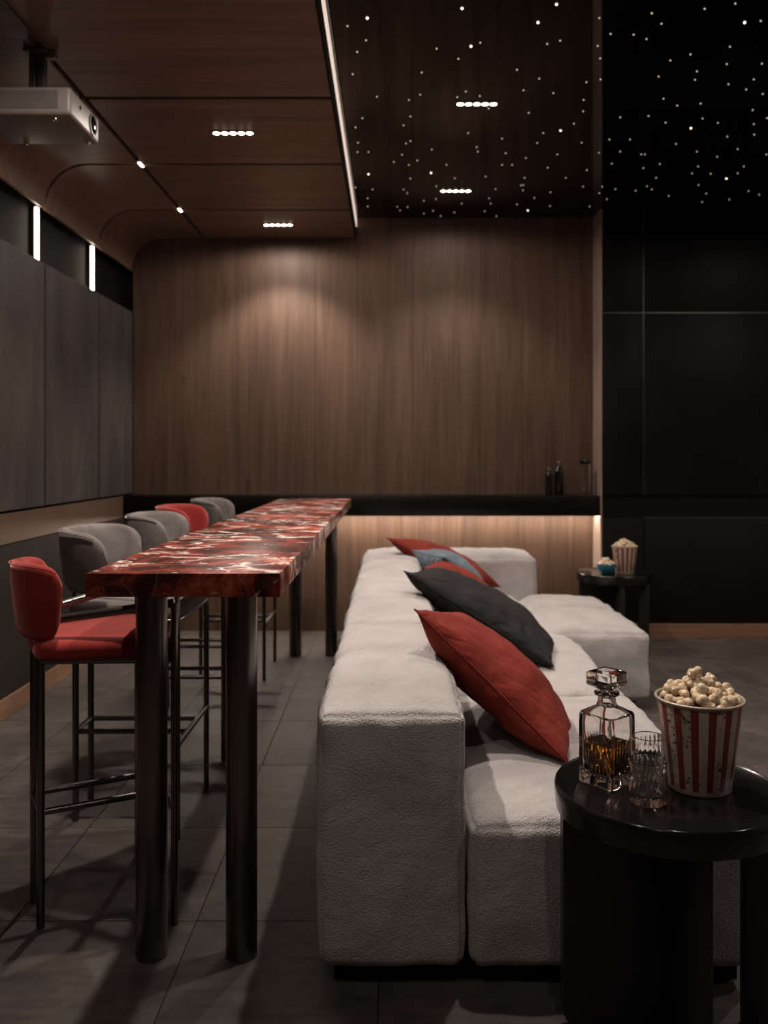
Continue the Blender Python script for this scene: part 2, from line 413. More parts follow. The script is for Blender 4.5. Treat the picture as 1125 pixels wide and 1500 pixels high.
# light bars in the dark recess above the panels
for yj, lab in ((4.885, 'tall glowing light bar above the left wall panels nearer the camera'), (5.79, 'glowing light bar above the left wall panels nearer the oak wall')):
    t = thing('wall_light_bar', lab, 'light bar', (XL - 0.045, yj, 2.372), 0, 'light bars above the left panels')
    obj('channel', B(-0.028, -0.008, -0.022, 0.022, 0, 0.310), M['housing'], t, smooth=False)
    obj('diffuser', B(-0.008, 0.008, -0.014, 0.014, 0.003, 0.306, 0.003, 2), M['bar_led'], t)
for yj, lab in ((5.68, 'small round warm glowing button on the left wall behind the grey stools'), (6.40, 'small round glowing button on the left wall close to the oak wall')):
    t = thing('glowing_button', lab, 'light', (XL + 0.0, yj, 0.856), 0, 'glowing buttons on the left wall')  # emissive dot with a steel ring on the panel joint
    bm = bmesh.new(); bmesh.ops.create_uvsphere(bm, u_segments=16, v_segments=10, radius=0.011)
    obj('button_face', bm, M['button'], t)
    obj('button_ring', sweep(bmesh.new(), [(0.002, 0.013 * math.cos(k * R(20)), 0.013 * math.sin(k * R(20))) for k in range(18)], 0.003, 8, closed=True), M['steel'], t)

# ceilings
ceil_gloss = struct(obj('ceiling', B(XE + 0.012, XR, YF, YB, ZC, ZC + 0.1), M['gloss'], smooth=False))
ceil_wood = struct(obj('ceiling_wood', B(XL - 0.2, XE, YF, YB, ZW + 0.02, ZC + 0.1), M['groove'], smooth=False))
CH = -1.388
RAD = 0.235
def curved_panel(a, b):
    """flat strip left of the channel that rolls down into the left wall"""
    prof = [(CH - 0.012, ZW)]
    cx, cz = XL + RAD, ZW - RAD
    for k in range(0, 15):
        an = R(90 + 90 * k / 14); prof.append((cx + RAD * math.cos(an), cz + RAD * math.sin(an)))
    prof.append((XL, 2.672))
    bm = bmesh.new(); T = 0.018
    rows = []
    for y in (a + 0.015, b - 0.015):
        inner = [bm.verts.new((x, y, z)) for x, z in prof]
        outer = []
        for i, (x, z) in enumerate(prof):
            if i == 0: n = (0, 1)
            elif i == len(prof) - 1: n = (-1, 0)
            else:
                an = R(90 + 90 * min(max(i - 1, 0), 14) / 14); n = (math.cos(an), math.sin(an))
            outer.append(bm.verts.new((x + n[0] * T, y, z + n[1] * T)))
        rows.append((inner, outer))
    n = len(prof)
    (i0, o0), (i1, o1) = rows
    for k in range(n - 1):
        bm.faces.new((i0[k], i0[k + 1], i1[k + 1], i1[k])); bm.faces.new((o0[k], o1[k], o1[k + 1], o0[k + 1]))
        bm.faces.new((i0[k], o0[k], o0[k + 1], i0[k + 1])); bm.faces.new((i1[k], i1[k + 1], o1[k + 1], o1[k]))
    bm.faces.new((i0[0], i1[0], o1[0], o0[0])); bm.faces.new((i0[-1], o0[-1], o1[-1], i1[-1]))
    return bm
PC = [-0.545, 0.36, 1.265, 2.17, 3.075, 3.98, 4.885, 5.79, YB - 0.013]
for a, b in zip(PC[:-1], PC[1:]):
    obj('ceiling_board', B(CH + 0.012, XE - 0.006, a + 0.015, b - 0.015, ZW, ZW + 0.02, 0.002, 1), M['ceil_wood'], ceil_wood)
    obj('curved_board', curved_panel(a, b), M['ceil_wood'], ceil_wood, angle=50)
obj('step_trim', B(XE - 0.005, XE + 0.004, YF, YB - 0.013, ZW - 0.002, 3.0), M['black'], ceil_wood, smooth=False)
obj('edge_light', B(XE, XE + 0.010, YF, YB - 0.014, 3.004, 3.062), M['edge_led'], ceil_wood, smooth=False)
obj('cable_cover', B(CH - 0.02, CH + 0.02, 1.5, 3.42, ZW - 0.012, ZW + 0.004, 0.002, 1), M['mount'], ceil_wood)
for yj, lab in ((4.885, 'small glowing reflection of the light bars in the ceiling channel nearer the projector'), (5.79, 'small glowing reflection of the light bars in the ceiling channel nearer the oak wall')):
    t = thing('channel_glint', lab, 'light', (CH, yj, ZW + 0.001), 0, 'glints in the ceiling channel')  # glowing pieces stand in for reflections of the light bars
    obj('glint_base', B(-0.011, 0.011, -0.05, 0.05, 0.0, 0.018), M['housing'], t, smooth=False)
    obj('glint_strip', B(-0.008, 0.008, -0.035, 0.035, -0.005, 0.0, 0.002, 2), M['bar_led'], t)
# hidden ends of the room
struct(obj('wall_front', B(XL - 0.2, XR + 0.1, YF - 0.1, YF, 0, ZC + 0.1), M['rear'], smooth=False))
struct(obj('wall_right', B(XR, XR + 0.1, YF, YB + 0.2, 0, ZC + 0.1), M['rear'], smooth=False))

# black ledge along the oak wall with an LED strip beneath it
t = thing('wall_ledge', 'long black ledge along the oak wall with warm strip light beneath', 'shelf', (0, YB - 0.012, 0.87))
obj('ledge_board', B(XL + 0.003, XD - 0.002, -(YB - 0.012 - YD), 0, 0, 0.146, 0.003, 2), M['ledge'], t)
obj('strip_light', B(-1.60, XD - 0.01, -0.125, -0.105, -0.007, 0.0), M['led'], t, smooth=False)

# star points in the glossy ceiling (fibre ends)
stars = [(132,44),(83,64),(129,99),(107,128),(96,183),(156,239),(120,292),(103,315),(109,353),(108,376),(135,376),(103,464),(145,469),(133,491),(133,511),(198,401),(218,383),(222,310),(235,247),(263,234),(267,179),(304,120),(358,145),(389,114),(412,105),(376,226),(355,240),(411,237),(433,268),(382,329),(403,364),(406,375),(466,343),(475,379),(466,408),(491,408),(525,391),(503,172),(519,223),(532,279),(578,108),(610,100),(558,194),(593,230),(568,329),(553,354),(611,323),(644,306),(603,382),(579,415),(624,440),(675,203),(668,247),(667,275),(663,353),(676,421),(667,462),(707,44),(703,113),(709,144),(710,196),(706,378),(735,83),(792,85),(824,96),(837,32),(861,58),(968,21),(1044,8),(1067,55),(1107,51),(883,149),(854,189),(933,134),(949,176),(944,197),(1031,115),(1023,158),(1110,157),(1090,196),(1027,208),(1071,221),(1112,232),(866,244),(900,261),(958,256),(1087,272),(759,290),(829,287),(871,303),(963,293),(1001,304),(934,317),(1090,307),(1091,333),(1123,292),(1024,338),(732,345),(783,345),(897,356),(759,375),(811,382),(820,382),(949,375),(999,388),(1050,369),(1065,412),(1121,382),(738,405),(857,406),(816,416),(952,412),(937,429),(983,430),(1050,429),(1022,442),(848,440),(714,462),(747,468),(797,472),(825,461),(837,469),(953,458),(1077,473),(1103,482),(879,485),(962,500),(972,479),(1029,494),(707,478),(726,493),(228,355),(239,349),(292,370),(239,288),(256,397),(235,408),(239,442),(290,428),(328,408),(349,441),(303,461),(222,469),(231,478),(302,493),(272,497),(206,512),(213,521),(232,513),(272,529),(295,522),(314,535),(366,504),(348,526),(425,437),(450,468),(434,491),(438,504),(423,523),(452,535),(503,506),(530,521),(522,440),(519,458),(513,459),(518,471),(546,490),(586,476),(585,510),(683,511),(135,431),(367,20),(555,55),(601,10)]
sm = {}
for key in ('star', 'star_bright'):
    bm = bmesh.new(); bmesh.ops.create_uvsphere(bm, u_segments=8, v_segments=6, radius=0.0042 if key == 'star' else 0.0058)
    me = bpy.data.meshes.new('star_point'); bm.to_mesh(me); bm.free(); me.materials.append(M[key]); sm[key] = me
for i, (cx, cy) in enumerate(stars):
    px, py = 460 + cx * 0.5911, cy * 0.5911
    d = F * (ZC - CAMZ) / (668 - py); X = (px - 573) / F * d
    if d > YB - 0.03 or (X > XD - 0.02 and d > YD - 0.02): continue
    c = bpy.data.objects.new('star_point', sm['star_bright' if i >= len(stars) - 4 or i % 23 == 0 else 'star'])
    COL.objects.link(c); c.parent = ceil_gloss; c.location = (X, d, ZC - 0.001)

# five-lens recessed downlights
def downlight(x, y, z, label, power=1.0):
    t = thing('downlight', label, 'downlight', (x, y, z), 0, 'five-lens ceiling downlights')
    obj('housing', B(-0.108, 0.108, -0.024, 0.024, -0.004, 0.0, 0.0015, 1), M['housing'], t)
    for k in range(5):
        bm = bmesh.new(); lathe(bm, [(0.0168, -0.0035), (0.0168, -0.006), (0.013, -0.0078), (0.004, -0.0085)], 20)
        o = obj('lamp_lens', bm, M['lamp'], t); o.location = ((k - 2) * 0.0415, 0, 0)
    ld = bpy.data.lights.new('downlight_beam', 'SPOT'); ld.energy = SPOT_POWER * power; ld.color = WARM
    ld.spot_size = R(110); ld.spot_blend = 0.55; ld.shadow_soft_size = 0.03
    lo = bpy.data.objects.new('downlight_beam', ld); COL.objects.link(lo); lo.parent = t; lo.location = (0, 0, -0.045)
    ls = bpy.data.lights.new('downlight_spill', 'SPOT'); ls.energy = SPOT_POWER * power * 0.22; ls.color = WARM
    ls.spot_size = R(177); ls.spot_blend = 0.25; ls.shadow_soft_size = 0.06
    lp = bpy.data.objects.new('downlight_spill', ls); COL.objects.link(lp); lp.parent = t; lp.location = (0, 0, -0.045)
downlight(-0.79, 6.15, ZW, 'five-lens downlight in the wooden ceiling close to the oak wall')
downlight(-0.79, 4.40, ZW, 'five-lens downlight in the wooden ceiling nearer the projector')
downlight(-0.79, 2.65, ZW, 'five-lens downlight in the wooden ceiling above the near red stool', 1.6)
downlight(0.43, 5.87, ZC, 'five-lens downlight in the black star ceiling close to the oak wall', 0.6)
downlight(0.43, 4.42, ZC, 'five-lens downlight in the black star ceiling farther from the oak wall', 0.68)
downlight(0.43, 2.80, ZC, 'five-lens downlight in the black star ceiling above the near end of the sofa', 1.1)

downlight(-0.79, 0.90, ZW, 'added five-lens fill light in the wooden ceiling above the camera, outside the view', 0.22)  # unseen lamps added on the camera side to brighten the near faces
downlight(-0.79, -0.85, ZW, 'added five-lens fill light in the wooden ceiling behind the camera, outside the view', 0.22)
downlight(0.43, 0.60, ZC, 'added five-lens fill light in the black star ceiling behind the camera, outside the view', 0.22)
downlight(2.95, 4.40, ZC, 'added five-lens fill light nearest the charcoal wall on the right, outside the view', 1.3)  # unseen row added to brighten the floor and wall on the right
downlight(2.95, 2.90, ZC, 'second added five-lens fill light from the charcoal wall on the right, outside the view', 0.8)
downlight(2.95, 1.20, ZC, 'added five-lens fill light far right beside the camera, outside the view', 0.4)

# ================================================================== BAR TABLE
tb = thing('bar_table', 'long bar table with a red white-veined marble top on dark steel legs', 'table', (-0.507, 4.03, 0))
obj('marble_top', B(-0.237, 0.237, -1.89, 1.89, 0.957, 1.0145, 0.002, 2), M['marble'], tb)
for sy in (-1.735, 1.71):
    for sx in (-0.117, 0.117):
        bm = bmesh.new(); lathe(bm, [(0.0395, 0), (0.0405, 0.002), (0.0405, 0.957)], 40)
        obj('leg', bm, M['leg_steel'], tb, loc=(sx, sy, 0))

# ================================================================== BAR STOOLS
def stool(x, y, rz, fabric, label, hd=0.20, bw=0.20, bd=0.155, zb=0.935):
    t = thing('bar_stool', label, 'bar stool', (x, y, 0), rz, 'bar stools along the marble table')
    st = M['steel']; rw, fw = 0.080, 0.235; r = 0.0115
    zr, zf = 0.848, 0.892
    for s in (-1, 1):
        obj('rear_leg', sweep(bmesh.new(), [(-hd, s * rw, 0), (-hd, s * rw, zr)], r), st, t)
        obj('front_leg', sweep(bmesh.new(), [(hd, s * fw, 0), (hd, s * fw, zf)], r * 0.9), st, t)
        obj('armrest', sweep(bmesh.new(), [(-hd, s * rw, zr - 0.004), (-hd + 0.03, s * (rw + 0.012), zr), (hd, s * fw, zf)], 0.0125), st, t)
        obj('foot_rail', sweep(bmesh.new(), [(-hd, s * rw, 0.318), (hd, s * rw, 0.318)], 0.0095), st, t)
    obj('footrest', sweep(bmesh.new(), [(hd, -fw, 0.318), (hd, fw, 0.318)], 0.0105), st, t)
    obj('rear_rail', sweep(bmesh.new(), [(-hd, -rw, 0.318), (-hd, rw, 0.318)], 0.0095), st, t)
    obj('seat_frame', sweep(bmesh.new(), [(-hd, -rw, 0.736), (hd, -fw, 0.736), (hd, fw, 0.736), (-hd, rw, 0.736)], 0.0105, 12, closed=True), st, t)
    # seat cushion: rounded trapezoid
    bm = bmesh.new(); n = 48; lay = []
    def ring(k, z):
        out = []
        for i in range(n):
            a = 2 * math.pi * i / n; c, s_ = math.cos(a), math.sin(a)
            e = 0.28
            px = math.copysign(abs(c) ** e, c); py = math.copysign(abs(s_) ** e, s_)
            X = px * (hd + 0.018) * k; wid = (rw + 0.055) + (fw - rw - 0.045) * (px + 1) / 2
            out.append(bm.verts.new((X, py * wid * k, z)))
        return out
    for k, z in ((0.93, 0.743), (0.985, 0.747), (1.0, 0.757), (1.0, 0.770), (0.99, 0.780), (0.96, 0.789), (0.85, 0.797), (0.5, 0.803), (0.2, 0.804)): lay.append(ring(k, z))
    for a_, b_ in zip(lay[:-1], lay[1:]):
        for i in range(n): bm.faces.new((a_[i], a_[(i + 1) % n], b_[(i + 1) % n], b_[i]))
    bm.faces.new(lay[0][::-1]); bm.faces.new(lay[-1])
    obj('seat', bm, fabric, t, angle=60)
    # wrap-round padded backrest
    bm = bmesh.new(); na, nc = 44, 20; rows = []
    fx = -hd + bd - 0.04
    rim = []
    for i in range(na + 1):
        a = -1 + 2 * i / na; ph = a * R(104)
        e = max(0.0, 1 - abs(a) ** 9.0) ** 0.5
        mid = Vector((fx - bd * math.cos(ph), bw * math.sin(ph), 0)); nr = Vector((-math.cos(ph) / bd, math.sin(ph) / bw, 0)).normalized()
        hh = 0.108 * e + 0.001; th = 0.024 * min(1, e * 1.5) + 0.001
        zc = zb - 0.010 * a * a
        row = []
        for k in range(nc):
            q = 2 * math.pi * k / nc; c, s_ = math.cos(q), math.sin(q)
            px = math.copysign(abs(c) ** 0.7, c); pz = math.copysign(abs(s_) ** 0.45, s_)
            row.append(bm.verts.new(mid + nr * px * th + nr * 0.012 * pz + Vector((0, 0, zc + pz * hh))))
        rows.append(row)
        rim.append(mid + nr * (th + 0.008) + Vector((0, 0, zc + hh * 0.93)))
    for i in range(na):
        for k in range(nc): bm.faces.new((rows[i][k], rows[i][(k + 1) % nc], rows[i + 1][(k + 1) % nc], rows[i + 1][k]))
    bm.faces.new(rows[0]); bm.faces.new(rows[-1][::-1])
    bk = obj('backrest', bm, fabric, t, angle=70)
    obj('seam', sweep(bmesh.new(), rim[3:-3], 0.0022, 6), fabric, bk)
    obj('seam', sweep(bmesh.new(), [(fx - bd + 0.026 - 0.012 * q, 0, zb + 0.1 * q) for q in (-0.9, -0.5, 0, 0.5, 0.9)], 0.0018, 6), fabric, bk)
    return t
stool(-0.858, 2.575, R(28), M['red'], 'red velvet bar stool turned slightly, at the near end of the marble table', 0.165, 0.105, 0.072, 0.900)
stool(-0.925, 3.22, 0, M['grey'], 'grey suede bar stool right behind the near red stool')
stool(-0.915, 3.99, 0, M['grey'], 'middle stool of the row, grey suede, next to the far red stool')
stool(-0.955, 4.62, 0, M['red'], 'red velvet bar stool between two grey ones at the far part of the table')
stool(-0.935, 5.33, 0, M['grey'], 'grey suede bar stool at the far end of the marble table')

# ================================================================== SOFA
def puffy(x0, x1, y0, y1, z0, z1, r=0.055, bulge=0.03, side=0.014, n=0.022, tufts=(), amp=0.008, seed=0, flat_bottom=True):
    """soft upholstered block: rounded box with a bulging top, dents along tuft lines and gentle wrinkles"""
    bm = bmesh.new(); lo = Vector((x0, y0, z0)); hi = Vector((x1, y1, z1)); c = (lo + hi) / 2; h = (hi - lo) / 2
    E = 5
    ax_c = []
    for i in range(3):
        hh = h[i]; m = max(4, min(70, int(2 * (hh - r) / n)))
        mid = [-(hh - r) + 2 * (hh - r) * q / m for q in range(m + 1)]
        lo_e = [-(hh - r) - r * math.tan(R(45) * (E - q) / E) for q in range(E)]
        ax_c.append(lo_e + mid + [-q for q in lo_e[::-1]])
    cnt = [len(q) - 1 for q in ax_c]
    vd = {}
    def V(i, j, k):
        key = (i, j, k)
        if key not in vd:
            p = Vector((ax_c[0][i], ax_c[1][j], ax_c[2][k]))
            inner = Vector([max(-(h[a] - r), min(h[a] - r, p[a])) for a in range(3)])
            d = p - inner; dn = d.normalized()
            # stitched seam running along every rounded edge
            s2 = sorted((abs(q) for q in dn), reverse=True)
            p = inner + dn * (r - 0.0045 * math.exp(-((s2[0] - s2[1]) / 0.16) ** 2))
            ux, uy, uz = p.x / h.x, p.y / h.y, p.z / h.z
            if uz > 0.0: p.z += bulge * (1 - ux ** 4) * (1 - uy ** 4) * max(0, uz) ** 3
            if abs(ux) > .5: p.x += math.copysign(side * (1 - uz ** 2) * (1 - uy ** 4), ux) * abs(ux) ** 6
            if abs(uy) > .5: p.y += math.copysign(side * (1 - uz ** 2) * (1 - ux ** 4), uy) * abs(uy) ** 6
            wpos = p + c
            for (ax, at, wd, dp) in tufts:
                dist = abs(wpos[ax] - at)
                if uz > 0.2: p.z -= 1.9 * dp * math.exp(-(dist / wd) ** 2) * min(1, (uz - 0.2) / 0.5)
            q = wpos * 5.0 + Vector((seed * 3.1, seed * 1.7, seed))
            nv = noise.noise(q) * amp + noise.noise(q * 2.7) * amp * 0.6
            # short gathers near the top edge
            ed = max(0, 1 - abs(wpos.z - (z1 - 0.02)) / 0.09)
            nv += ed * 0.010 * noise.noise(Vector((wpos.x * 24, wpos.y * 24, wpos.z * 6 + seed)))
            dirn = Vector((ux ** 5, uy ** 5, uz ** 5))
            if dirn.length > 1e-6: p += dirn.normalized() * nv
            vd[key] = bm.verts.new(p + c)
        return vd[key]
    nx, ny, nz = cnt
    for i in range(nx):
        for j in range(ny):
            bm.faces.new((V(i, j, 0), V(i, j + 1, 0), V(i + 1, j + 1, 0), V(i + 1, j, 0)))
            bm.faces.new((V(i, j, nz), V(i + 1, j, nz), V(i + 1, j + 1, nz), V(i, j + 1, nz)))
    for i in range(nx):
        for k in range(nz):
            bm.faces.new((V(i, 0, k), V(i + 1, 0, k), V(i + 1, 0, k + 1), V(i, 0, k + 1)))
            bm.faces.new((V(i, ny, k), V(i, ny, k + 1), V(i + 1, ny, k + 1), V(i + 1, ny, k)))
    for j in range(ny):
        for k in range(nz):
            bm.faces.new((V(0, j, k), V(0, j, k + 1), V(0, j + 1, k + 1), V(0, j + 1, k)))
            bm.faces.new((V(nx, j, k), V(nx, j + 1, k), V(nx, j + 1, k + 1), V(nx, j, k + 1)))
    return bm
sofa = thing('sofa', 'large light grey plush sectional sofa with a chaise at its far end', 'sofa', (0, 0, 0))
fl = M['fleece']
def cushion(name, *a, seam=None, **k):
    o = obj(name, puffy(*a, **k), fl, sofa, angle=180)
    return o
YS = [2.14, 3.30, 4.47, 5.62]
ZB0 = 0.045
for i in range(3):
    a, b = YS[i], YS[i + 1]
    cushion('back_cushion', -0.182, 0.180, a + 0.003, b - 0.003, ZB0, 0.672, r=0.032, bulge=0.045, seed=i, tufts=((1, (a + b) / 2, 0.03, 0.016),))
cushion('back_cushion', -0.182, 0.93, 5.625, 6.05, ZB0, 0.655, r=0.045, bulge=0.03, seed=5)
for i in range(2):
    a, b = YS[i], YS[i + 1]
    cushion('seat_cushion', 0.192, 0.895, a + 0.003, b - 0.003, ZB0, 0.400, r=0.034, bulge=0.05, seed=10 + i, tufts=((0, 0.55, 0.035, 0.014), (1, (a + b) / 2, 0.035, 0.016)))
cushion('chaise_cushion', 0.192, 1.317, YS[2] + 0.003, YS[3], ZB0, 0.405, r=0.045, bulge=0.045, seed=15, tufts=((0, 0.80, 0.04, 0.022), (1, 5.05, 0.04, 0.022)))
obj('plinth', B(-0.14, 0.86, 2.19, 5.98, 0.0, 0.07), M['black'], sofa, smooth=False)
obj('chaise_plinth', B(0.86, 1.26, 4.54, 5.56, 0.0, 0.07), M['black'], sofa, smooth=False)
# ------------------------------------------------------------------ throw pillows
def pillow(name, label, mat, size, thick, c, slope, yaw=0.0, seed=0, roll=0.0, group='throw pillows on the sofa'):
    """square cushion with pointed corners; local u runs down the slope (+x, -z), v along y"""
    t = thing(name, label, 'pillow', c, 0, group)
    t.rotation_euler = (Matrix.Rotation(yaw, 3, 'Z') @ Matrix.Rotation(slope, 3, 'Y') @ Matrix.Rotation(roll, 3, 'Z')).to_euler()
    bm = bmesh.new(); n = 36; s = size / 2; top = {}; bot = {}
    def P(i, j):
        u = -1 + 2 * i / n; v = -1 + 2 * j / n
        u = math.sin(u * math.pi / 2) * 0.3 + u * 0.7; v = math.sin(v * math.pi / 2) * 0.3 + v * 0.7
        x = u * s * (1 - 0.085 * (1 - v * v) * abs(u) ** 2); y = v * s * (1 - 0.085 * (1 - u * u) * abs(v) ** 2)
        e = max(0, (1 - u ** 2)) ** 0.55 * max(0, (1 - v ** 2)) ** 0.55
        return u, v, x, y, e
    seam = []
    for i in range(n + 1):
        for j in range(n + 1):
            u, v, x, y, e = P(i, j)
            rad = math.atan2(v, u); rr = math.hypot(u, v)
            wr = 0.0
            q = Vector((x * 7 + seed * 5, y * 7, seed * 2.3))
            wr += noise.noise(q) * 0.016 + noise.noise(q * 2.3) * 0.009
            # gathers running in from the edges
            edge = max(abs(u), abs(v))
            wr += (edge ** 3) * 0.022 * noise.noise(Vector((rad * 6.0 + seed, rr * 0.6, seed * 1.1)))
            sag = 0.0
            if i in (0, n) or j in (0, n):
                vv = bm.verts.new((x, y, sag)); top[i, j] = vv; bot[i, j] = vv
            else:
                top[i, j] = bm.verts.new((x, y, sag + thick / 2 * e + wr * e ** 0.4)); bot[i, j] = bm.verts.new((x, y, sag - thick / 2 * e + wr * e ** 0.4))
    for i in range(n):
        for j in range(n):
            bm.faces.new((top[i, j], top[i + 1, j], top[i + 1, j + 1], top[i, j + 1]))
            bm.faces.new((bot[i, j], bot[i, j + 1], bot[i + 1, j + 1], bot[i + 1, j]))
    edge = [top[i, 0].co.copy() for i in range(n)] + [top[n, j].co.copy() for j in range(n)] + [top[i, n].co.copy() for i in range(n, 0, -1)] + [top[0, j].co.copy() for j in range(n, 0, -1)]
    obj('cover', bm, mat, t, angle=180)
    obj('seam', sweep(bmesh.new(), edge, 0.0025, 6, closed=True), mat, t)
    return t
pillow('throw_pillow', 'rust red velvet pillow leaning at the near end of the sofa', M['pillow_red'], 0.60, 0.21, (0.345, 2.79, 0.590), R(43), 0, 1, R(-18))
pillow('throw_pillow', 'big charcoal pillow slouching in the middle of the sofa', M['pillow_dark'], 0.72, 0.22, (0.430, 3.95, 0.590), R(31), 0, 2, R(-15))
pillow('throw_pillow', 'red pillow mostly hidden behind the charcoal pillow', M['pillow_red'], 0.52, 0.18, (0.40, 4.50, 0.600), R(33), 0, 3, R(-8))
pillow('throw_pillow', 'blue grey pillow on the far part of the sofa', M['pillow_blue'], 0.40, 0.19, (0.34, 4.88, 0.645), R(38), R(24), 4)
pillow('throw_pillow', 'red pillow at the far end of the sofa, behind the blue one', M['pillow_red'], 0.60, 0.18, (0.33, 5.38, 0.645), R(25), 0, 5, R(-25))

# ================================================================== SIDE TABLES
def side_table(x, y, h, r, label):
    t = thing('side_table', label, 'side table', (x, y, 0), 0, 'round black side tables')
    bm = bmesh.new()
    lathe(bm, [(r * 0.95, h - 0.058), (r * 0.985, h - 0.056), (r * 0.992, h - 0.046), (r, h - 0.018), (r, h - 0.008), (r * 0.993, h - 0.001), (r * 0.982, h + 0.0015), (r * 0.968, h + 0.0005), (r * 0.958, h - 0.002), (r * 0.5, h - 0.002), (0.01, h - 0.002)], 96)
    obj('table_top', bm, M['lacquer'], t, angle=50)
    th = 0.017
    def fin(a0, a1, along_x):
        bm = bmesh.new(); z1 = h - 0.056
        if along_x: box(bm, a0, a1, -th, th, 0, z1, 0.004, 2)
        else: box(bm, -th, th, a0, a1, 0, z1, 0.004, 2)
        return bm
    # left fin with a rounded foot
    bm = bmesh.new(); z1 = h - 0.056; x0 = -r * 0.95; pr = [(0, 0)]; rr = 0.05
    pts = [(-th, 0.0)] + [(x0 + rr - rr * math.sin(R(a)), rr - rr * math.cos(R(a))) for a in range(0, 91, 15)] + [(x0, z1), (-th, z1)]
    fr = [bm.verts.new((px, -th, pz)) for px, pz in pts]; bk = [bm.verts.new((px, th, pz)) for px, pz in pts]
    bm.faces.new(fr); bm.faces.new(bk[::-1])
    for i in range(len(pts)): bm.faces.new((fr[i], bk[i], bk[(i + 1) % len(pts)], fr[(i + 1) % len(pts)]))
    obj('fin', bm, M['lacquer_base'], t, angle=30)
    obj('fin', fin(-r * 0.93, 0.085, False), M['lacquer_base'], t)
    obj('fin', fin(r * 0.66, r * 0.95, True), M['lacquer_base'], t)
    return t
TZ = 0.547 - 0.002
side_table(0.6325, 2.01, 0.547, 0.256, 'round black lacquered side table in the foreground holding a decanter')
side_table(1.509, 5.97, 0.513, 0.25, 'round black side table at the far end beside the chaise')

# ------------------------------------------------------------------ decanter
def sq_ring(bm, s, rc, z, n=72, groove=0.0, ng=9):
    out = []
    per = n // 4
    for side in range(4):
        for k in range(per):
            u = -1 + 2 * k / per
            x, y = s, u * s
            # rounded corner
            ix = min(s - rc, max(-(s - rc), x)); iy = min(s - rc, max(-(s - rc), y))
            d = Vector((x - ix, y - iy))
            if d.length > 1e-9: d = d.normalized() * rc
            px, py = ix + d.x, iy + d.y
            if groove and abs(u) < 0.85: px -= groove * (0.5 - 0.5 * math.cos(2 * math.pi * ng * (u + 1) / 2))
            a = side * math.pi / 2
            out.append(bm.verts.new((px * math.cos(a) - py * math.sin(a), px * math.sin(a) + py * math.cos(a), z)))
    return out
def circ(bm, r, z, n=72):
    out = []
    for side in range(4):
        for k in range(n // 4):
            u = -1 + 2 * k / (n // 4)
            a = side * math.pi / 2 + u * math.pi / 4
            out.append(bm.verts.new((r * math.cos(a), r * math.sin(a), z)))
    return out
def loft(bm, rings, flip=False, c0=True, c1=True):
    for a, b in zip(rings[:-1], rings[1:]):
        n = len(a)
        for k in range(n):
            f = (a[k], a[(k + 1) % n], b[(k + 1) % n], b[k]); bm.faces.new(f[::-1] if flip else f)
    if c0: bm.faces.new(rings[0] if flip else rings[0][::-1])
    if c1: bm.faces.new(rings[-1][::-1] if flip else rings[-1])
dec = thing('decanter', 'square cut crystal whisky decanter with glass stopper, half full', 'decanter', (0.4995, 2.04, TZ + 0.0005), R(40))
bm = bmesh.new()
S = 0.0465
rings = [sq_ring(bm, S * 0.95, 0.006, 0.0), sq_ring(bm, S, 0.006, 0.004), sq_ring(bm, S, 0.006, 0.022), sq_ring(bm, S, 0.005, 0.026, groove=0.0028), sq_ring(bm, S, 0.005, 0.060, groove=0.003),
         sq_ring(bm, S, 0.005, 0.115, groove=0.0014), sq_ring(bm, S, 0.005, 0.140), sq_ring(bm, S, 0.006, 0.157), sq_ring(bm, S * 0.965, 0.008, 0.163),
         sq_ring(bm, S * 0.72, 0.016, 0.171), circ(bm, 0.0245, 0.178), circ(bm, 0.0205, 0.188), circ(bm, 0.0205, 0.199), circ(bm, 0.0285, 0.203), circ(bm, 0.0290, 0.208), circ(bm, 0.0265, 0.211), circ(bm, 0.0150, 0.211),
         circ(bm, 0.0145, 0.190), circ(bm, 0.0175, 0.178), sq_ring(bm, S * 0.64, 0.018, 0.166), sq_ring(bm, S - 0.0065, 0.012, 0.156), sq_ring(bm, S - 0.006, 0.008, 0.14), sq_ring(bm, S - 0.0065, 0.008, 0.040), sq_ring(bm, S - 0.011, 0.012, 0.029)]
loft(bm, rings)
obj('bottle_body', bm, M['glass'], dec, angle=25)
bm = bmesh.new()
q = S - 0.0071
loft(bm, [sq_ring(bm, S - 0.0118, 0.012, 0.0297), sq_ring(bm, q - 0.0005, 0.008, 0.0406), sq_ring(bm, q, 0.008, 0.094)])
obj('whisky', bm, M['whisky'], dec, angle=30)
bm = bmesh.new()
loft(bm, [circ(bm, 0.0135, 0.196), circ(bm, 0.0138, 0.2125), sq_ring(bm, 0.018, 0.006, 0.2165), sq_ring(bm, 0.031, 0.003, 0.2235), sq_ring(bm, 0.0335, 0.002, 0.227), sq_ring(bm, 0.0335, 0.002, 0.252), sq_ring(bm, 0.0315, 0.002, 0.256), sq_ring(bm, 0.020, 0.002, 0.2605)])
obj('stopper', bm, M['glass'], dec, angle=15)
